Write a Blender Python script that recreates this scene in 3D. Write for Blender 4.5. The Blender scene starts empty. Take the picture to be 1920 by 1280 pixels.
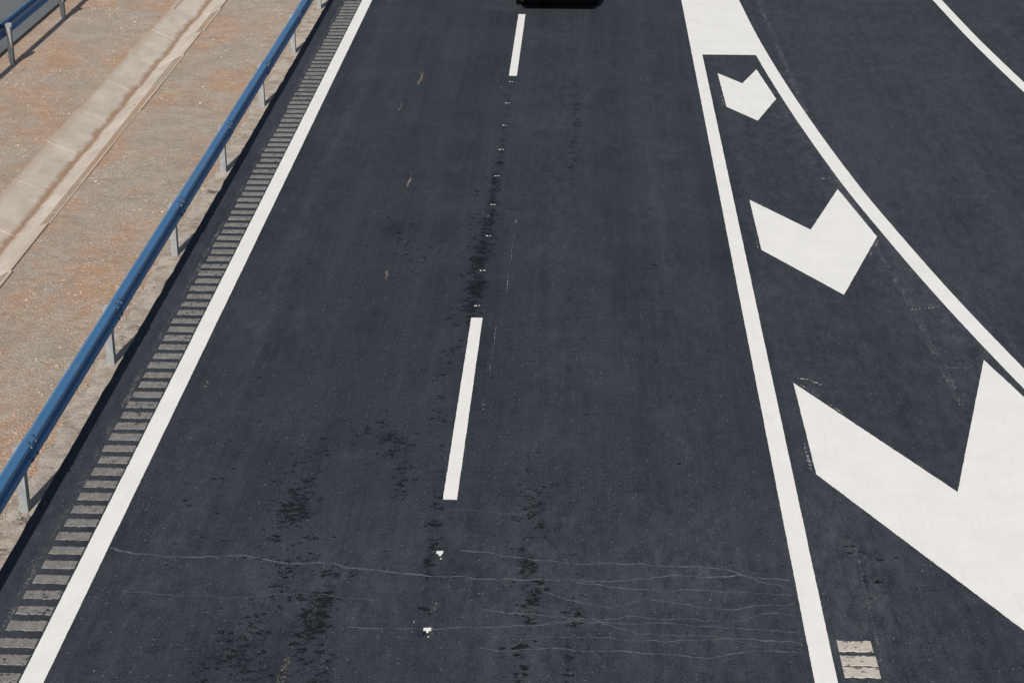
import bpy, bmesh, math, random
from mathutils import Vector, noise as mnoise
random.seed(7)
scn=bpy.context.scene
col=scn.collection

# ------------------------------------------------------------------ helpers
def new_obj(name,verts,faces,mat=None,parent=None,smooth=False):
    me=bpy.data.meshes.new(name); me.from_pydata(verts,[],faces); me.update()
    ob=bpy.data.objects.new(name,me); col.objects.link(ob)
    if mat: me.materials.append(mat)
    if parent: ob.parent=parent
    if smooth:
        for p in me.polygons: p.use_smooth=True
    return ob
def empty(name):
    e=bpy.data.objects.new(name,None); col.objects.link(e); return e
class Buf:
    def __init__(s): s.v=[]; s.f=[]
    def add(s,vs,fs):
        n=len(s.v); s.v+=vs; s.f+=[tuple(i+n for i in f) for f in fs]
    def box(s,x0,x1,y0,y1,z0,z1):
        s.add([(x0,y0,z0),(x1,y0,z0),(x1,y1,z0),(x0,y1,z0),(x0,y0,z1),(x1,y0,z1),(x1,y1,z1),(x0,y1,z1)],
              [(0,3,2,1),(4,5,6,7),(0,1,5,4),(1,2,6,5),(2,3,7,6),(3,0,4,7)])
    def cyl(s,c,axis,r,h,n=16):
        vs=[];fs=[]
        for e in (-h/2,h/2):
            for i in range(n):
                a=2*math.pi*i/n; u,w=r*math.cos(a),r*math.sin(a)
                if axis=='x': vs.append((c[0]+e,c[1]+u,c[2]+w))
                elif axis=='y': vs.append((c[0]+u,c[1]+e,c[2]+w))
                else: vs.append((c[0]+u,c[1]+w,c[2]+e))
        for i in range(n):
            j=(i+1)%n; fs.append((i,j,n+j,n+i))
        fs.append(tuple(range(n-1,-1,-1))); fs.append(tuple(range(n,2*n)))
        s.add(vs,fs)
    def obj(s,name,mat,parent=None,smooth=False): return new_obj(name,s.v,s.f,mat,parent,smooth)

class NT:
    def __init__(s,name):
        s.m=bpy.data.materials.new(name); s.m.use_nodes=True
        s.t=s.m.node_tree; s.t.nodes.clear()
        s.out=s.n('ShaderNodeOutputMaterial'); s.b=s.n('ShaderNodeBsdfPrincipled')
        s.l(s.b.outputs[0],s.out.inputs[0])
        s.tc=s.n('ShaderNodeTexCoord').outputs['Object']
    def n(s,t,**k):
        nd=s.t.nodes.new(t)
        for a,b in k.items(): setattr(nd,a,b)
        return nd
    def l(s,a,b): s.t.links.new(a,b)
    def put(s,v,inp):
        if hasattr(v,'is_linked'): s.l(v,inp)
        elif isinstance(v,(tuple,list)): inp.default_value=tuple(v)+((1,) if len(v)==3 and len(inp.default_value)==4 else ())
        else: inp.default_value=v
    def map(s,sc=(1,1,1),loc=(0,0,0)):
        m=s.n('ShaderNodeMapping'); s.l(s.tc,m.inputs[0]); m.inputs['Scale'].default_value=sc; m.inputs['Location'].default_value=loc
        return m.outputs[0]
    def noise(s,scale,detail=3,rough=.55,vec=None,dist=0):
        t=s.n('ShaderNodeTexNoise'); s.l(vec if vec is not None else s.tc,t.inputs['Vector'])
        t.inputs['Scale'].default_value=scale; t.inputs['Detail'].default_value=detail; t.inputs['Roughness'].default_value=rough; t.inputs['Distortion'].default_value=dist
        return t.outputs[0]
    def vor(s,scale,feat='F1',out='Distance',vec=None,rnd=1):
        t=s.n('ShaderNodeTexVoronoi',feature=feat); s.l(vec if vec is not None else s.tc,t.inputs['Vector']); t.inputs['Scale'].default_value=scale
        t.inputs['Randomness'].default_value=rnd
        return t.outputs[out]
    def rng(s,v,a,b,c=0,d=1,clamp=True):
        m=s.n('ShaderNodeMapRange'); m.clamp=clamp; s.put(v,m.inputs[0])
        for i,x in enumerate((a,b,c,d)): s.put(x,m.inputs[i+1])
        return m.outputs[0]
    def mth(s,op,a,b=0,c=0):
        m=s.n('ShaderNodeMath',operation=op); s.put(a,m.inputs[0]); s.put(b,m.inputs[1]); s.put(c,m.inputs[2]); return m.outputs[0]
    def mix(s,f,a,b,bt='MIX'):
        m=s.n('ShaderNodeMix',data_type='RGBA',blend_type=bt); s.put(f,m.inputs[0]); s.put(a,m.inputs[6]); s.put(b,m.inputs[7]); return m.outputs[2]
    def attr(s,name):
        a=s.n('ShaderNodeAttribute',attribute_name=name); return a.outputs['Fac']
    def sep(s,v=None):
        x=s.n('ShaderNodeSeparateXYZ'); s.l(v if v is not None else s.tc,x.inputs[0]); return x.outputs
    def bump(s,h,strength=.5,dist=.01):
        b=s.n('ShaderNodeBump'); s.put(h,b.inputs['Height']); b.inputs['Strength'].default_value=strength; b.inputs['Distance'].default_value=dist
        s.l(b.outputs[0],s.b.inputs['Normal'])
    def fin(s,c,rough=.8,spec=.3,metal=0):
        s.put(c,s.b.inputs['Base Color']); s.put(rough,s.b.inputs['Roughness']); s.put(spec,s.b.inputs['Specular IOR Level']); s.put(metal,s.b.inputs['Metallic'])
        return s.m
    def alpha(s,a):
        s.put(a,s.b.inputs['Alpha'])

# ------------------------------------------------------------------ materials
def mat_asphalt():
    k=NT('asphalt_new')
    big=k.noise(.5,6,.7)
    c=k.mix(k.rng(big,.38,.62),(.0150,.0190,.0265),(.0265,.0318,.0412))
    # paver streaks along the road and fine cross ripple
    st=k.noise(1,4,.65,k.map((2.0,.05,1)))
    c=k.mix(k.rng(st,.42,.66,0,.6),c,(.040,.046,.055))
    st2=k.noise(1,4,.7,k.map((14,.25,1)))
    c=k.mix(k.rng(st2,.5,.75,0,.5),c,(.042,.048,.056))
    rip=k.noise(1,5,.78,k.map((6,17,1)))
    c=k.mix(k.rng(rip,.52,.66,0,.65),c,(.008,.010,.014))
    # irregular worn greyish patches
    wp=k.noise(1.1,8,.75,k.map((1,.55,1),(4,2,0)),.6)
    c=k.mix(k.rng(wp,.53,.66,0,.45),c,(.054,.060,.069))
    # aggregate
    ag=k.noise(42,4,.88); ag2=k.noise(130,2,.7)
    c=k.mix(k.rng(ag,.53,.70,0,.95),c,(.085,.091,.100))
    c=k.mix(k.rng(ag,.48,.32,0,.9),c,(.003,.004,.006))
    # pale mineral specks
    vs=k.vor(30,'F1','Color'); vd=k.vor(30)
    sx=k.sep(vs)[0]
    sp=k.mth('MULTIPLY',k.mth('GREATER_THAN',sx,.95),k.rng(vd,.14,.26,1,0))
    c=k.mix(k.mth('MULTIPLY',sp,.7),c,(.27,.27,.26))
    # grey dust film
    du=k.attr('dust'); dn=k.noise(5,6,.8,k.map((1.4,.5,1)))
    c=k.mix(k.mth('MULTIPLY',du,k.rng(dn,.40,.70,0,.6)),c,(.10,.107,.115))
    # binder-rich dark stains, small ragged flecks
    sa=k.attr('stain'); n1=k.noise(11,8,.9,k.map((.8,1.2,1)))
    n2=k.noise(2.2,3,.6)
    thr=k.mth('SUBTRACT',.70,k.mth('MULTIPLY',sa,.185))
    thr=k.mth('ADD',thr,k.rng(n2,.35,.65,.04,-.04))
    m=k.rng(n1,thr,k.mth('ADD',thr,.012))
    m=k.mth('MULTIPLY',m,k.mth('GREATER_THAN',sa,.04))
    c=k.mix(k.mth('MULTIPLY',m,.85),c,(.0030,.0036,.0052))
    # scattered pale scuffs
    sc=k.noise(1,5,.7,k.map((14,2.2,1),(3,9,0)))
    c=k.mix(k.rng(sc,.65,.80,0,.5),c,(.12,.12,.12))
    k.bump(k.mth('ADD',k.mth('ADD',ag,k.mth('MULTIPLY',ag2,.5)),k.mth('MULTIPLY',rip,.5)),.65,.005)
    return k.fin(c,k.rng(m,0,1,.9,.75),.22)
def mat_fleck():
    k=NT('binder_fleck'); n=k.noise(45,4,.8)
    k.alpha(k.rng(n,.40,.46))
    return k.fin(k.mix(k.rng(n,.4,.7),(.0035,.0042,.006),(.012,.014,.018)),.85,.2)
def mat_oldasphalt():
    k=NT('asphalt_old'); n=k.noise(.8,5,.6); a=k.noise(60,3,.7)
    c=k.mix(k.rng(n,.3,.7),(.12,.13,.135),(.17,.18,.18)); c=k.mix(k.rng(a,.3,.7,0,.4),c,(.06,.06,.065)); k.bump(a,.5,.004)
    return k.fin(c,.9,.2)
def mat_paint():
    k=NT('road_paint_white')
    n=k.noise(2.2,5,.65); f=k.noise(60,3,.78)
    c=k.mix(k.rng(n,.35,.75),(.82,.795,.745),(.75,.728,.675))
    st=k.noise(1,4,.7,k.map((20,1.2,1)))
    c=k.mix(k.rng(st,.55,.8,0,.35),c,(.56,.54,.50))
    c=k.mix(k.rng(f,.52,.70,0,.25),c,(.42,.41,.39))
    hole=k.noise(26,6,.85)
    big=k.noise(.9,3,.6)
    c=k.mix(k.mth('MULTIPLY',k.rng(hole,.65,.69),k.rng(big,.5,.66,.1,.95)),c,(.12,.12,.12))
    k.bump(f,.5,.005)
    return k.fin(c,.62,.35)
def mat_rib():
    k=NT('rumble_paint')
    n=k.noise(9,5,.7); f=k.noise(50,4,.8); g=k.noise(1.3,3,.6)
    c=k.mix(k.rng(n,.3,.7),(.165,.155,.143),(.27,.255,.235))
    c=k.mix(k.rng(f,.50,.62,0,.7),c,(.05,.05,.053))
    bl=k.noise(12,6,.8)
    c=k.mix(k.mth('MULTIPLY',k.rng(bl,.55,.59),k.rng(g,.43,.55)),c,(.010,.011,.014))
    k.bump(f,.6,.004)
    return k.fin(c,.85,.25)
def mat_ribclean():
    k=NT('rumble_paint_dusty'); n=k.noise(14,5,.7); f=k.noise(60,3,.7)
    c=k.mix(k.rng(n,.3,.7),(.40,.355,.30),(.56,.51,.44)); c=k.mix(k.rng(k.noise(11,6,.85),.56,.59,0,.95),c,(.03,.03,.03)); k.bump(f,.5,.004)
    return k.fin(c,.85,.25)
def mat_ground():
    k=NT('gravel_soil')
    big=k.noise(.5,6,.7,k.map((1.3,.7,1)),.5); mid=k.noise(3.5,6,.78); fine=k.noise(34,5,.8)
    c=k.mix(k.rng(big,.43,.58),(.42,.345,.28),(.48,.295,.18))
    c=k.mix(k.rng(mid,.47,.64,0,.65),c,(.54,.46,.38))
    c=k.mix(k.rng(k.noise(1.4,5,.75,k.map((1,1,1),(7,3,0))),.5,.62,0,.6),c,(.33,.27,.22))
    d=k.vor(30); cc=k.sep(k.vor(30,'F1','Color'))
    c=k.mix(k.rng(cc[0],.3,1,0,.35),c,k.mix(cc[1],(.23,.18,.145),(.66,.57,.48)))
    c=k.mix(k.rng(fine,.52,.70,0,.6),c,(.18,.125,.088))
    c=k.mix(k.rng(fine,.46,.30,0,.45),c,(.68,.585,.485))
    h=k.mth('ADD',k.mth('MULTIPLY',k.rng(d,0,.6,1,0),.4),k.mth('ADD',fine,k.mth('MULTIPLY',mid,2.2)))
    k.bump(h,.8,.028)
    return k.fin(c,.95,.1)
def mat_stone():
    k=NT('gravel_stones'); cc=k.sep(k.vor(9,'F1','Color')); n=k.noise(50,3,.7)
    c=k.mix(cc[0],(.34,.27,.215),(.60,.51,.42)); c=k.mix(k.rng(cc[1],.5,1,0,.8),c,(.50,.31,.19)); c=k.mix(k.rng(n,.4,.7,0,.3),c,(.25,.21,.18))
    return k.fin(c,.9,.15)
def mat_ditch():
    k=NT('ditch_concrete')
    n=k.noise(1.6,5,.65); f=k.noise(45,5,.8); x=k.sep()[0]
    c=k.mix(k.rng(n,.35,.65),(.50,.43,.355),(.63,.55,.465))
    c=k.mix(k.rng(f,.5,.70,0,.4),c,(.34,.275,.215))
    xx=k.mth('ADD',x,k.rng(k.noise(1.5,5,.75),0,1,-.16,.16))
    d=k.mth('ABSOLUTE',k.mth('ADD',xx,8.60))
    c=k.mix(k.rng(d,.02,.10,.85,0),c,(.30,.18,.105))
    ed=k.rng(k.mth('ABSOLUTE',k.mth('ADD',xx,8.6)),.44,.52,0,.6)
    c=k.mix(ed,c,(.45,.34,.24))
    st=k.noise(1,5,.75,k.map((5,.9,1)))
    c=k.mix(k.rng(st,.52,.68,0,.45),c,(.42,.325,.24))
    k.bump(f,.6,.008)
    return k.fin(c,.9,.2)
def mat_verge():
    k=NT('verge_concrete'); n=k.noise(4,7,.8); f=k.noise(45,5,.8)
    c=k.mix(k.rng(n,.38,.58),(.38,.30,.235),(.64,.56,.47)); c=k.mix(k.rng(f,.48,.62,0,.5),c,(.22,.175,.14))
    c=k.mix(k.rng(k.noise(2.3,7,.85),.58,.61,0,.8),c,(.07,.06,.055)); k.bump(k.mth('ADD',n,f),1,.025)
    return k.fin(c,.95,.15)
def mat_blue():
    k=NT('blue_rail_paint'); n=k.noise(3,5,.7,k.map((1,.4,1))); f=k.noise(45,4,.7)
    c=k.mix(k.rng(n,.3,.7),(.050,.165,.335),(.075,.20,.38))
    c=k.mix(k.rng(f,.60,.75,0,.5),c,(.14,.20,.27))
    c=k.mix(k.rng(k.noise(1.2,5,.8,k.map((1,.7,3))),.56,.75,0,.55),c,(.22,.24,.26))
    return k.fin(c,.42,.5)
def mat_galv():
    k=NT('galvanised_steel'); n=k.noise(9,4,.7)
    return k.fin(k.mix(k.rng(n,.3,.7),(.30,.31,.32),(.44,.45,.45)),.55,.4,.35)
def mat_simple(name,c,r=.5,s=.5,m=0):
    k=NT(name); n=k.noise(20,3,.6); return k.fin(k.mix(k.rng(n,.3,.7,0,.3),c,tuple(x*.7 for x in c)),r,s,m)
def mat_grit(name,c,dens,scale=60,streak=(1,1,1),soft=.05):
    k=NT(name); n=k.noise(scale,4,.8,k.map(streak)); lo=k.noise(2.5,4,.7)
    thr=k.rng(lo,.3,.7,.5+dens+.12,.5+dens-.06)
    k.alpha(k.rng(n,thr,k.mth('ADD',thr,soft)))
    return k.fin(c,.9,.15)
A=mat_asphalt(); FL=mat_fleck(); OLD=mat_oldasphalt(); P=mat_paint(); RIB=mat_rib(); RC=mat_ribclean(); G=mat_ground(); ST=mat_stone(); D=mat_ditch(); V=mat_verge(); B=mat_blue(); Z=mat_galv()
GRIT=mat_grit('grit_film',(.20,.20,.205),.03,45); GRITF=mat_grit('grit_faint',(.085,.090,.098),.01,28,soft=.2); GRITW=mat_grit('paint_scuff',(.62,.60,.56),.03,30)
TARSH=mat_grit('crack_dust',(.112,.122,.134),-.22,12,soft=.25); LEAF=mat_grit('dried_mud',(.26,.215,.15),-.02,28)

# ------------------------------------------------------------------ ground
GZ=-.12
prof=[(-1500,-.16),(-300,-.14),(-60,-.13),(-30,-.125),(-12,-.125),(-9.1,GZ),(-8.6,-.34),(-8.1,GZ),(-7,GZ),(-5.9,GZ-.005),(-5.6,-.16),(13,-.16),(40,-.14),(300,-.14),(1500,-.16)]
ys=[-300,-60,0,10,20,30,40,50,80,150,400,1500]
v=[(x,y,z) for y in ys for x,z in prof]; n=len(prof)
f=[(j*n+i,j*n+i+1,(j+1)*n+i+1,(j+1)*n+i) for j in range(len(ys)-1) for i in range(n-1)]
new_obj('ground',v,f,G)

# gravel stones: one mesh
sb=Buf()
def stone(x,y,z,r):
    vs=[];n=6
    ph=random.random()*6
    for k_,(zz,rr) in enumerate(((-.3,.8),(.35,.75))):
        for i in range(n):
            a=ph+2*math.pi*i/n; q=r*rr*random.uniform(.7,1.25)
            vs.append((x+q*math.cos(a),y+q*math.sin(a),z+zz*r))
    vs.append((x+random.uniform(-.2,.2)*r,y,z+r*.65))
    fs=[(i,(i+1)%n,n+(i+1)%n,n+i) for i in range(n)]+[(n+i,n+(i+1)%n,2*n) for i in range(n)]
    sb.add(vs,fs)
cnt=0
while cnt<7000:
    x=random.uniform(-11.6,-6.0); y=random.uniform(12,48)
    if -9.12<x<-8.08 and random.random()<.97: continue
    if mnoise.noise((x*.8,y*.5,0))+.5*mnoise.noise((x*3,y*3,4))+random.uniform(-.25,.25)<.0: continue
    z=GZ if not(-9.1<x<-8.1) else GZ-.22*(1-abs(x+8.6)/.5)+.03
    stone(x,y,z,random.uniform(.006,.018) if random.random()<.95 else random.uniform(.018,.038)); cnt+=1
for i in range(2500):   # crumbs by the asphalt edge
    stone(random.uniform(-6.3,-5.72),random.uniform(12,48),GZ+.01,random.uniform(.008,.022))
sb.obj('gravel',ST)

# ------------------------------------------------------------------ drainage ditch (slabs)
db=Buf(); y=-20.0
while y<120:
    L=2.0; dz=random.uniform(-.010,.010); dx=random.uniform(-.025,.025); y1=y+L-.025
    x0,xc,x1=-9.16+dx,-8.6,-8.04+dx
    for xa,za,xb,zb in ((x0,GZ+.035+dz,xc,-.315+dz*.5),(xc,-.315+dz*.5,x1,GZ+.02-dz)):
        ya,yb=y,y1
        if xb==x1: ya,yb=y,y+L
        t=.03
        db.add([(xa,ya,za),(xb,ya,zb),(xb,yb,zb),(xa,yb,za),(xa,ya,za-t-.05),(xb,ya,zb-t-.05),(xb,yb,zb-t-.05),(xa,yb,za-t-.05)],
               [(0,1,2,3),(0,4,5,1),(1,5,6,2),(2,6,7,3),(3,7,4,0)])
    y+=L
db.obj('drainage_ditch',D)

# ------------------------------------------------------------------ main road sheet with attributes
def gauss(x,y,cx,cy,sx,sy): return math.exp(-((x-cx)/sx)**2-((y-cy)/sy)**2)
STN=[(-3.02,17.6,.22,1.0,.75),(-2.9,16.9,.2,.7,.65),(-3.1,16.4,.12,.5,.7),(-2.83,15.6,.18,.5,.9),(-2.40,15.25,.15,.6,1.2),(-2.52,14.7,.2,.5,1.0),(-3.05,14.4,.25,.5,.95),(-2.85,13.7,.4,.5,.85),(-2.3,14.0,.18,.5,.8),(-3.4,13.7,.15,.4,.7),
 (-.42,17.2,.16,.8,.8),(-.52,15.9,.12,.5,1.1),(-.38,15.2,.13,.5,.95),(-.5,14.3,.11,.8,.9),(-.02,14.6,.09,1.1,.9),(-.6,17.6,.08,.7,.6),
 (-1.38,26.6,.11,2.6,1.0),(-1.44,24.1,.14,1.6,1.1),(-1.41,22.9,.10,.9,1.0),(-1.36,31,.08,3.5,.8),(-.13,31.5,.09,2.6,.95),(-.15,28.5,.07,1.6,.7),(-1.62,26.5,.10,2.5,.65),(-1.15,25.5,.08,2,.5),
 (-2.21,18.8,.28,.5,.9),(-1.95,18.3,.15,.4,.85),(-1.46,16.7,.08,.9,.95),(-1.45,15.4,.07,.9,.8),(-2.76,25.6,.35,.6,.7),(-2.4,24.6,.25,.5,.6),(-1.9,17.6,.12,.4,.7),(-1.6,20.6,.10,2.2,.75),(-1.1,21,.5,1.2,.45),(1.0,23.5,.3,2,.45),
 (2.9,16.2,.2,.5,.7),(-3.6,22,.8,3,.40),(3.6,38,.3,2,.4),(.0,22,1.4,6,.26),(-2.6,30,1.4,6,.30),(.2,16.5,.5,2,.35),(-3.9,17,.3,1.5,.35),(1.3,17,.3,3,.3)]
def stain(x,y):
    s=sum(w*gauss(x,y,cx,cy,sx,sy) for cx,cy,sx,sy,w in STN)
    return min(1.25,s)
def edge_r(y):   # outer (right) edge of the diverging line
    pts=[(-20,13.0),(5,9.4),(11,7.75),(14,7.0),(16.5,6.42),(18.9,5.9),(20.96,5.48),(23.12,5.09),(25.37,4.74),(28.17,4.36),(32.58,3.92),(37.05,3.60),(40.87,3.43),(46,3.22),(55,2.95),(70,2.6),(90,2.38),(600,2.37)]
    for a,b in zip(pts,pts[1:]):
        if a[0]<=y<=b[0]:
            t=(y-a[0])/(b[0]-a[0])
            i=pts.index(a); p0=pts[max(0,i-1)]; p3=pts[min(len(pts)-1,i+2)]
            m0=(b[1]-p0[1])/(b[0]-p0[0]) ; m1=(p3[1]-a[1])/(p3[0]-a[0]); h=b[0]-a[0]
            return (2*t**3-3*t*t+1)*a[1]+(t**3-2*t*t+t)*h*m0+(-2*t**3+3*t*t)*b[1]+(t**3-t*t)*h*m1
    return pts[-1][1]
def far_off(y): return 4.52
def dust(x,y):
    d=.25*(1 if x<-5.1 else 0)
    if x>2.4:
        d+=.38
        e=edge_r(y); d+=.5*math.exp(-((x-(e-.35))/.35)**2)*(1 if y<34 else .4)
    d+=.9*gauss(x,y,2.6,15.6,.4,1.3)+.5*gauss(x,y,-2,15.4,3,1.6)+.5*gauss(x,y,1.2,15.4,1.2,1.6)
    d+=.3*math.exp(-((x+.35)/.5)**2)+.25*math.exp(-((x-1.3)/.4)**2)+.25*math.exp(-((x+4.2)/.4)**2)+.12
    return min(1,d)
RY=[-60,-30,-10,0]+[5+.2*i for i in range(0,240)]+[55,60,70,85,100,150,250,400,700]
def right_edge(y): return edge_r(y)+far_off(y)+3.2
v=[];f=[];sa=[];da=[]
NX=170
for y in RY:
    xr=right_edge(y)
    for i in range(NX+1):
        x=-5.70+(xr+5.70)*i/NX
        if i==0: x+=.022*mnoise.noise((0,y*2.5,3))
        v.append((x,y,0)); sa.append(stain(x,y)); da.append(dust(x,y))
m=NX+1
f=[(j*m+i,j*m+i+1,(j+1)*m+i+1,(j+1)*m+i) for j in range(len(RY)-1) for i in range(NX)]
nb=len(v)
for j in range(len(RY)):
    x=v[j*m]; v.append((x[0]-.02,x[1],-.17)); sa.append(0); da.append(.3)
nb2=len(v)
for j in range(len(RY)):
    x=v[j*m+NX]; v.append((x[0]+.05,x[1],-.17)); sa.append(0); da.append(.3)
for j in range(len(RY)-1):
    f.append((j*m,(j+1)*m,nb+j+1,nb+j)); f.append(((j+1)*m+NX,j*m+NX,nb2+j,nb2+j+1))
road=new_obj('road',v,f,A)
for nm,arr in (('stain',sa),('dust',da)):
    at=road.data.attributes.new(nm,'FLOAT','POINT'); at.data.foreach_set('value',arr)

# ragged binder flecks lying on the asphalt (one mesh)
fb=Buf(); cnt=0; rs=random.Random(21)
def fleck(x,y,r):
    n=rs.randint(7,11); vs=[]; z=.0008+rs.random()*.0009
    ax=rs.uniform(.8,1.5)
    for i in range(n):
        a=6.283*i/n+rs.uniform(-.25,.25); q=r*rs.uniform(.3,1.4)
        vs.append((x+q*ax*math.cos(a),y+q*math.sin(a),z))
    fb.add(vs,[tuple(range(n))])
ws=[g[4]**2*(g[2]*g[3])**.5 if g[2]*g[3]<.6 else .10*g[4] for g in STN]
while cnt<2400:
    g=rs.choices(STN,ws)[0]
    x=rs.gauss(g[0],g[2]*.62); y=rs.gauss(g[1],g[3]*.65)
    if mnoise.noise((x*5,y*5,9))+.6*mnoise.noise((x*14,y*14,2))<.08: continue
    if not -4.7<x<2.1 and not 2.45<x<4: continue
    r=rs.choice((.006,.008,.011,.014,.019,.024))
    fleck(x,y,r)
    for q in range(rs.randint(0,3)): fleck(x+rs.uniform(-.04,.04),y+rs.uniform(-.03,.03),r*.6)
    cnt+=1
for i in range(600):
    fleck(rs.uniform(-4.7,2.1),rs.uniform(12.5,34),rs.uniform(.004,.009))
fb.obj('asphalt_flecks',FL)

# opposite carriageway
rb=Buf(); rb.box(-22,-11.70,-60,700,-.18,-.05); rb.obj('opposite_road',OLD)
rb=Buf(); rb.box(-13.65,-13.45,-60,700,-.049,-.046)
for k_ in range(-3,40): rb.box(-17.1,-16.95,k_*17+4,k_*17+9,-.049,-.046)
rb.box(-20.7,-20.5,-60,700,-.049,-.046)
rb.obj('opposite_lane_marking',P)

# verge strip
ys=[-10+.12*i for i in range(0,1100)]
vs=[];fs=[]
for i,y in enumerate(ys):
    xl=-6.01+.08*mnoise.noise((1,y*1.1,0))+.07*mnoise.noise((5,y*4,0))+.04*mnoise.noise((2,y*11,0))
    vs+=[(xl-.01,y,-.17),(xl,y,-.070+.015*mnoise.noise((3,y*3,0))),(-5.735,y,-.080),(-5.73,y,-.16)]
for i in range(len(ys)-1):
    for k_ in range(3): fs.append((i*4+k_,i*4+k_+1,(i+1)*4+k_+1,(i+1)*4+k_))
new_obj('concrete_verge',vs,fs,V)

# ------------------------------------------------------------------ painted markings
Zp=.004
def jit(a,s=.004,fq=9,sd=0): return s*.35*mnoise.noise((a*3,sd,1.7))+s*.8*mnoise.noise((a*fq*4,sd,8.1))
def strip(b,xl,xr,y0,y1,z=Zp,step=.04,jt=.006,sd=0):
    n=max(2,int((y1-y0)/step)); vs=[];fs=[]
    for i in range(n+1):
        y=y0+(y1-y0)*i/n
        a=xl(y) if callable(xl) else xl; c=xr(y) if callable(xr) else xr
        vs+=[(a+jit(y,jt,9,sd),y,z),(c+jit(y,jt,9,sd+5),y,z)]
    for i in range(n): fs.append((2*i,2*i+1,2*i+3,2*i+2))
    b.add(vs,fs)
b=Buf(); strip(b,-4.955,-4.735,5,60); strip(b,-4.955,-4.735,-60,5,step=2); strip(b,-4.955,-4.735,60,650,step=10); b.obj('edge_line',P)
b=Buf()
for k_ in range(-3,38):
    y0=17.27+17*k_
    strip(b,-1.425,-1.275,y0,y0+5.02,jt=.007,sd=k_)
b.obj('lane_dash_line',P)
b=Buf()
for y,s in ((16.15,1.2),(14.72,1.2),(33.85,.9),(32.4,.9),(31.0,.9),(29.6,.9),(28.2,.9),(26.8,.9),(25.4,.9),(24.0,.9),(22.7,.9)):
    x=-1.37+random.uniform(-.012,.012)
    def quad(cx,cy,rx,ry):
        z=Zp+random.uniform(0,.002); j=lambda:random.uniform(-.006,.006)
        b.add([(cx-rx+j(),cy-ry+j(),z),(cx+j(),cy-ry*.8+j(),z),(cx+rx+j(),cy-ry+j(),z),(cx+rx+j(),cy+ry+j(),z),(cx+j(),cy+ry+j(),z),(cx-rx+j(),cy+ry+j(),z)],[(0,1,2,3,4,5)])
    if s>1: quad(x,y,.034,.028); quad(x+.005,y-.045,.012,.025); quad(x+.02,y-.13,.006,.012)
    else: quad(x-.02,y,.018,.014); quad(x+.03,y+.004,.012,.012)
b.obj('paint_premark',P)
# gore
LX0=2.15; LX1=2.355
b=Buf()
strip(b,LX0,LX1,5,36.02); strip(b,LX0,LX1,-60,5,step=2)
strip(b,lambda y: edge_r(y)-.245,lambda y: edge_r(y),5,36.02,sd=3); strip(b,lambda y: edge_r(y)-.245,lambda y: edge_r(y),-20,5,sd=3,step=1)
strip(b,LX0,lambda y: edge_r(y),36.02,90,sd=4); strip(b,LX0,lambda y: edge_r(y),90,600,step=10)
b.obj('gore_line',P)
def poly(b,pts,z=Zp):
    out=[]
    n=len(pts)
    for i in range(n):
        a=Vector(pts[i]); c=Vector(pts[(i+1)%n]); d=c-a; L=d.length; nn=Vector((-d.y,d.x))/L
        k_=max(2,int(L/.04))
        for q in range(k_):
            p=a+d*q/k_
            if q: p=p+nn*(.003*mnoise.noise((p.x*5,p.y*5,2))+.005*mnoise.noise((p.x*30,p.y*30,2)))
            out.append((p.x,p.y,z))
    b.add(out,[tuple(range(len(out)))])
CH=[[(2.57,34.62),(2.99,33.91),(3.34,34.93),(3.53,32.87),(3.08,31.47),(2.59,32.32)],
    [(2.60,27.19),(3.40,25.86),(4.03,27.76),(4.34,25.60),(3.57,23.29),(2.60,24.98)],
    [(2.60,20.40),(4.08,17.66),(5.04,21.18),(5.57,19.04),(4.36,14.62),(2.61,18.01)],
    [(2.60,13.60),(4.90,9.45),(5.95,14.0),(6.75,11.9),(5.25,6.4),(2.61,11.2)]]
for c in CH:
    b=Buf(); poly(b,c); b.obj('chevron_marking',P)
b=Buf(); strip(b,lambda y: edge_r(y)+far_off(y)-.2,lambda y: edge_r(y)+far_off(y),5,60,sd=8); strip(b,lambda y: edge_r(y)+far_off(y)-.2,lambda y: edge_r(y)+far_off(y),60,600,step=10)
b.obj('ramp_edge_line',P)

# rumble ribs
def rib(b,x0,x1,y0,y1,h=.007):
    n=14; top=[];sd=y0*3
    for i in range(n+1): top.append((x0+(x1-x0)*i/n,y0+.018*mnoise.noise((i*.9,sd,0))))
    for i in range(n+1): top.append((x1-(x1-x0)*i/n,y1+.018*mnoise.noise((i*.9,sd,7))))
    N=len(top); vs=[(x,y,h) for x,y in top]; cx=(x0+x1)/2; cy=(y0+y1)/2
    vs+=[(cx+(x-cx)*1.02,cy+(y-cy)*1.07,.001) for x,y in top]
    b.add(vs,[tuple(range(N))]+[(i,N+i,N+(i+1)%N,(i+1)%N) for i in range(N)])
b=Buf(); y=6.0
while y<75:
    o=random.uniform(-.015,.015); rib(b,-5.305+o-.01,-4.975,y,y+.15+random.uniform(-.015,.015)); y+=.285
b.obj('rumble_strip',RIB)
b=Buf()
rib(b,2.43,2.74,14.50,14.67); rib(b,2.43,2.75,14.27,14.42); rib(b,2.43,2.75,14.08,14.235)
y=13.9
while y>6:
    rib(b,2.43,2.74,y-.16,y); y-=.285
b.obj('rumble_strip',RC)

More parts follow.
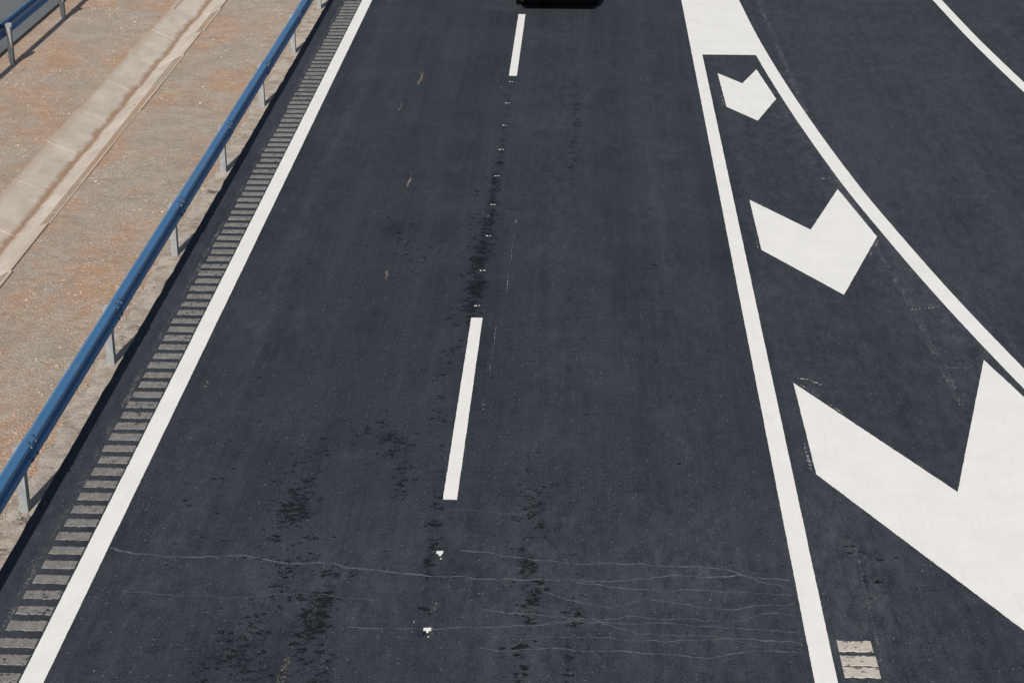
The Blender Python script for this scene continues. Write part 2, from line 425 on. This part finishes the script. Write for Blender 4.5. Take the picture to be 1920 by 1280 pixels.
# ------------------------------------------------------------------ fine traces on the asphalt
def ribbon(b,pts,w,z=.0022,wob=.02,fq=3,step=.04):
    vs=[];fs=[]; sd=random.random()*50
    P2=[]
    for a,c in zip(pts,pts[1:]):
        a=Vector(a);c=Vector(c); n=max(1,int((c-a).length/step))
        for i in range(n): P2.append(a+(c-a)*i/n)
    P2.append(Vector(pts[-1]))
    for i,p in enumerate(P2):
        t=(P2[min(i+1,len(P2)-1)]-P2[max(i-1,0)]).normalized(); nn=Vector((-t.y,t.x))
        s=i*step
        q=p+nn*(wob*mnoise.noise((s*fq,sd,0))+wob*.35*mnoise.noise((s*fq*4,sd,3)))
        ww=w*(.55+.6*abs(mnoise.noise((s*2,sd,5)))*2)/2
        vs+=[(*(q-nn*ww),z),(*(q+nn*ww),z)]
    for i in range(len(P2)-1): fs.append((2*i,2*i+1,2*i+3,2*i+2))
    b.add(vs,fs)
b=Buf()
C=lambda pts,w=.020,wob=.08: ribbon(b,pts,w,wob=wob,fq=2.2,z=.0022+.0001*random.random())
C([(-4.76,16.13),(-4.5,15.98),(-4.18,15.96),(-3.37,15.97),(-2.55,15.87),(-2.01,15.79),(-1.2,15.69),(-.41,15.64),(.37,15.66),(1.16,15.79),(2.1,15.77)],.025)
C([(-2.14,14.73),(-1.39,14.73),(-.64,14.79),(.01,14.91),(.86,14.9),(2.1,14.8)])
C([(-.87,14.42),(.11,14.43),(1.09,14.38),(2.1,14.48)])
C([(-1.18,16.17),(-.43,16.04),(.64,15.97),(1.43,15.9),(2.1,15.57)])
C([(-.3,15.45),(.3,15.2),(.9,15.3),(1.5,15.2),(2.1,15.3)],.018,.10)
C([(.0,15.62),(.5,15.5),(1.2,15.52),(2.1,15.46)],.018,.10)
C([(-.2,14.85),(.5,15.02),(1.2,14.98),(2.1,15.1)],.018,.10)
C([(-.9,15.1),(-.1,15.0),(.6,14.75),(1.4,14.68),(2.1,14.62)],.018,.10)
C([(-4.4,15.3),(-3.4,15.2),(-2.6,15.35),(-1.9,15.25)],.009,.07)
C([(-.6,14.42),(-.2,14.62),(.3,14.6),(1.0,14.62),(1.7,14.55)],.012,.10)
for i in range(5):
    y=random.uniform(17,30); x=random.uniform(-4.5,.5); C([(x,y),(x+random.uniform(.4,1.2),y+random.uniform(-.2,.2))],.007)
b.obj('hairline_crack',TARSH)
b=Buf()
ribbon(b,[(3.85,40.9),(3.93,35),(4.05,28.98),(4.26,25.24),(4.4,23.19),(4.49,21.24),(4.52,19.84)],.12,wob=.03)
ribbon(b,[(-5.36,6),(-5.37,30),(-5.36,60)],.06,wob=.02)
ribbon(b,[(2.80,6),(2.79,14),(2.83,16.5)],.035,wob=.02)
ribbon(b,[(4.0,22.5),(4.45,22.9),(4.9,23.0)],.03,z=.0025); ribbon(b,[(4.45,20.9),(5.3,21.0),(7.6,22)],.02,z=.0026)
b.obj('grit_seam',GRIT)
b=Buf()
ribbon(b,[(-3.6,24.5),(-3.75,21),(-3.95,18.5),(-4.15,16),(-4.3,14)],.05,wob=.02,z=.0019)
ribbon(b,[(-3.3,40),(-3.55,30),(-3.6,24.5)],.05,wob=.02,z=.0019)
ribbon(b,[(-.75,42),(-.8,12)],.10,wob=.05,z=.0019)
ribbon(b,[(1.35,42),(1.30,12)],.06,wob=.05,z=.0019)
ribbon(b,[(-2.5,42),(-2.45,12)],.04,wob=.05,z=.0019)
ribbon(b,[(.35,42),(.35,12)],.04,wob=.05,z=.0019)
for o in (.9,1.3,2.9,3.3): ribbon(b,[(edge_r(y)+o,y) for y in range(14,46,2)],.07,wob=.05,z=.0019)
for i in range(40):
    y=random.uniform(15,40); x=random.uniform(-4.4,1.9); L=random.uniform(.3,1.6); ribbon(b,[(x,y),(x+random.uniform(-.06,.06),y+L)],random.uniform(.01,.03),z=.0024)
b.obj('tyre_scuff',GRITF)
b=Buf()
for c in CH[:3]:
    for i in (0,5,3):
        a=Vector(c[i]); d=Vector(c[(i+1)%6])-a; n=Vector((-d.y,d.x)).normalized()
        ribbon(b,[tuple(a+n*.045+d*.03),tuple(a+n*.045+d*.32)],.02,z=.0026,wob=.015)
ribbon(b,[(2.66,20.55),(2.8,20.50),(3.0,20.28)],.03,z=.0027); ribbon(b,[(2.55,18.5),(2.57,18.15)],.03,z=.0027)
for y in (24.2,22.8,28.2,19.4):
    ribbon(b,[(edge_r(y)-.75,y),(edge_r(y)-.35,y+.12)],.02,z=.0027)
for i in range(8):
    x=random.uniform(-1.55,-1.1); y=random.choice([random.uniform(22.6,34),random.uniform(13.5,17)]); ribbon(b,[(x,y),(x+.01,y+random.uniform(.08,.25))],.012,z=.0027)
ribbon(b,[(-.98,26.3),(-1.0,23.2)],.010,z=.0027); ribbon(b,[(-1.08,22.3),(-1.12,19.5)],.007,z=.0027)
b.obj('paint_scuff',GRITW)
b=Buf()
for x,y,L,w in ((-2.76,27.6,.75,.05),(-2.70,23.6,.35,.05),(-2.62,13.8,.45,.09),(-3.1,33.6,.9,.06),(-3.3,31.9,.5,.05),(-3.33,18.6,.14,.06),(1.08,34,.3,.03),(-4.5,20,.2,.04)):
    ribbon(b,[(x,y),(x+.02,y+L*.5),(x-.01,y+L)],w,z=.0029,wob=.03)
b.obj('dried_mud',LEAF)

# ------------------------------------------------------------------ guardrails
BOLT=mat_simple('bolt_steel',(.10,.12,.15),.5,.5,.4)
def guardrail(xpost,side,z0,y_first,n,zbase):
    root=empty('guardrail')
    dy=3.83
    prof=[(.000,.455),(.020,.452),(.030,.462),(.078,.500),(.083,.518),(.083,.548),(.076,.564),(.022,.590),(.018,.605),(.022,.620),(.076,.646),(.083,.662),(.083,.692),(.078,.710),(.030,.748),(.020,.758),(.000,.755)]
    xb=xpost+side*.055
    y0=y_first-dy; y1=y_first+dy*n
    def ext(b,ya,yb,off=0):
        vs=[];fs=[]; m=len(prof)
        for yy in (ya,yb):
            for u,z in prof: vs.append((xb+side*(u+off),yy,zbase+z))
        for yy in (ya,yb):
            for u,z in prof: vs.append((xb+side*(u+off-.004),yy,zbase+z))
        for i in range(m-1):
            fs.append((i,i+1,m+i+1,m+i)); fs.append((2*m+i,3*m+i,3*m+i+1,2*m+i+1))
        for a in (0,m):
            for i in range(m-1): fs.append((a+i,a+i+1,2*m+a+i+1,2*m+a+i))
        fs+= [(0,m,3*m,2*m),(m-1,2*m-1,4*m-1,3*m-1)]
        b.add(vs,fs)
    b=Buf()
    k=0; y=y0
    while y<y1:
        ext(b,y,y+dy+.16,off=.006*(k%2)); y+=dy; k+=1
    b.obj('w_beam',B,root)
    pb=Buf(); bb=Buf(); sp=Buf()
    for i in range(n):
        y=y_first+i*dy
        t=.006; zt=zbase+.70; zb=z0-.3
        pb.box(xpost-.045,xpost+.045,y-.055,y-.055+t,zb,zt)
        pb.box(xpost-.045,xpost+.045,y+.055-t,y+.055,zb,zt)
        a=xpost+side*.045; c=a-side*t
        pb.box(min(a,c),max(a,c),y-.055+t,y+.055-t,zb,zt-.002)
        s0,s1=sorted((xpost+side*.046,xb+side*.016))
        sp.box(s0,s1,y-.06,y+.06,zbase+.50,zbase+.72)
        bb.cyl((xb+side*.030,y,zbase+.605),'x',.028,.032,8)
        for oy in (-.05,.21):
            for oz in (.605-.052,.605+.052):
                bb.cyl((xb+side*(.062),y+oy,zbase+oz),'x',.020,.034,8)
        for oy in (-.01,.15):
            bb.cyl((xb+side*(.090),y+oy,zbase+.677),'x',.020,.026,8)
            bb.cyl((xb+side*(.090),y+oy,zbase+.533),'x',.020,.026,8)
            bb.cyl((xb+side*(.058),y+oy,zbase+.730),'z',.017,.03,8)
    pb.obj('posts',Z,root); sp.obj('spacers',B,root); bb.obj('bolts',BOLT,root)
guardrail(-5.845,1,GZ,17.0-3.83*4,32,0.0)
guardrail(-11.30,-1,GZ,35.2-3.83*9,32,0.0)

# ------------------------------------------------------------------ car
def car(cx,yr):
    root=empty('car'); root.location=(cx,yr,0)
    body=mat_simple('car_paint_dark',(.012,.013,.016),.25,.6); rub=mat_simple('tyre_rubber',(.012,.012,.012),.9,.2); gl=mat_simple('car_glass',(.01,.012,.014),.08,.8); red=mat_simple('tail_lamp_red',(.25,.01,.01),.2,.6); al=mat_simple('alloy',(.4,.4,.42),.35,.5,.8); pl=mat_simple('plate_white',(.7,.7,.7),.5,.4)
    S=[(0.00,.70,.42,.82,.84,.60),(.05,.84,.30,.92,.97,.64),(.25,.90,.26,.98,1.10,.64),(.75,.92,.24,.98,1.40,.60),(1.3,.925,.22,.97,1.47,.60),(2.2,.925,.22,.95,1.46,.60),(2.9,.92,.22,.94,1.30,.60),(3.5,.91,.22,.92,.98,.62),(4.1,.88,.24,.82,.86,.60),(4.4,.76,.28,.70,.72,.5),(4.48,.6,.36,.6,.62,.4)]
    vs=[];fs=[];M=14
    for y,hw,zb,zm,zt,ht in S:
        ring=[(-hw*.9,zb),(-hw,zb+.10),(-hw,(zb+zm)/2),(-hw*.985,zm),(-(ht+.04),zm+(zt-zm)*.85),(-ht,zt-.0),(-ht*.4,zt+.03),(ht*.4,zt+.03),(ht,zt),(ht+.04,zm+(zt-zm)*.85),(hw*.985,zm),(hw,(zb+zm)/2),(hw,zb+.10),(hw*.9,zb)]
        vs+=[(x,y,z) for x,z in ring]
    for j in range(len(S)-1):
        for i in range(M): fs.append((j*M+i,j*M+(i+1)%M,(j+1)*M+(i+1)%M,(j+1)*M+i))
    fs.append(tuple(range(M-1,-1,-1))); fs.append(tuple((len(S)-1)*M+i for i in range(M)))
    ob=new_obj('body',vs,fs,body,root,True)
    md=ob.modifiers.new('s','SUBSURF'); md.levels=2; md.render_levels=2
    w=Buf(); h=Buf()
    for x in (-.80,.80):
        for y in (.85,3.55):
            w.cyl((x,y,.325),'x',.325,.22,28); h.cyl((x+(.112 if x>0 else -.112),y,.325),'x',.21,.02,16)
    w.obj('tyres',rub,root,False); h.obj('hubs',al,root)
    g=Buf()
    g.add([(-.58,.20,1.06),(.58,.20,1.06),(.52,.62,1.36),(-.52,.62,1.36)],[(0,1,2,3)])
    for s in (-1,1): g.add([(s*.80,1.0,1.02),(s*.80,2.9,1.0),(s*.66,2.5,1.36),(s*.66,1.1,1.38)],[(0,1,2,3)])
    g.add([(-.6,3.35,1.02),(.6,3.35,1.02),(.56,2.78,1.36),(-.56,2.78,1.36)],[(0,1,2,3)])
    g.obj('windows',gl,root)
    t=Buf(); t.box(-.80,-.52,-.012,.10,.74,.88); t.box(.52,.80,-.012,.10,.74,.88); t.obj('tail_lamps',red,root)
    t=Buf(); t.box(-.78,.78,-.05,.12,.30,.52); bo=t.obj('rear_bumper',rub,root); bv=bo.modifiers.new('b','BEVEL'); bv.width=.05; bv.segments=3
    t=Buf(); t.box(-.26,.26,-.062,-.045,.58,.69); t.obj('number_plate',pl,root)
    t=Buf(); t.box(-.80,.80,.3,4.1,.16,.26); t.obj('underbody',rub,root)
    t=Buf()
    for s in (-1,1): t.box(min(s*.9,s*1.04),max(s*.9,s*1.04),2.75,2.87,.96,1.08)
    t.obj('mirrors',body,root)
car(-.60,39.5)

# ------------------------------------------------------------------ distant hills
hv=[];hf=[];N=80
for j in range(8):
    for i in range(N+1):
        a=math.pi*(i/N)*1.2-.1*math.pi; r=700+j*70
        hh=max(0,math.sin(math.pi*j/7))*(30+40*abs(mnoise.noise((math.cos(a)*2.2,math.sin(a)*2.2,0)))+10*mnoise.noise((a*6,j*.6,2)))
        hv.append((r*math.cos(a),r*math.sin(a),hh-1))
for j in range(7):
    for i in range(N): hf.append((j*(N+1)+i,j*(N+1)+i+1,(j+1)*(N+1)+i+1,(j+1)*(N+1)+i))
hm=NT('hill_scrub'); hc=hm.mix(hm.rng(hm.noise(.03,6,.7),.4,.6),(.10,.10,.06),(.26,.21,.15)); hmat=hm.fin(hc,.95,.1)
new_obj('hills',hv,hf,hmat,None,True)

# ------------------------------------------------------------------ light, sky, camera
sd=Vector((.18,1.15,-1.0)).normalized()
L=bpy.data.lights.new('sun','SUN'); L.energy=4.35; L.angle=math.radians(.5); L.color=(1,.955,.885)
lo=bpy.data.objects.new('sun',L); col.objects.link(lo); lo.rotation_euler=sd.to_track_quat('-Z','Y').to_euler(); lo.location=(-10,-30,40)
w=bpy.data.worlds.new('World'); scn.world=w; w.use_nodes=True; nt=w.node_tree
sk=nt.nodes.new('ShaderNodeTexSky'); sk.sky_type='NISHITA'; sk.sun_disc=False
sk.sun_elevation=math.asin(-sd.z); sk.sun_rotation=math.atan2(-sd.x,-sd.y)
nt.links.new(sk.outputs[0],nt.nodes['Background'].inputs[0]); nt.nodes['Background'].inputs[1].default_value=.075
cd=bpy.data.cameras.new('camera'); cd.lens=3452/1920*36; cd.sensor_width=36; cd.clip_end=5000; cd.clip_start=.1
co=bpy.data.objects.new('camera',cd); col.objects.link(co); co.location=(0,0,9.3324); co.rotation_euler=(math.radians(90-23.4166),0,math.radians(2.2834))
scn.camera=co
scn.view_settings.view_transform='Standard'; scn.view_settings.look='None'; scn.view_settings.exposure=0; scn.view_settings.gamma=1
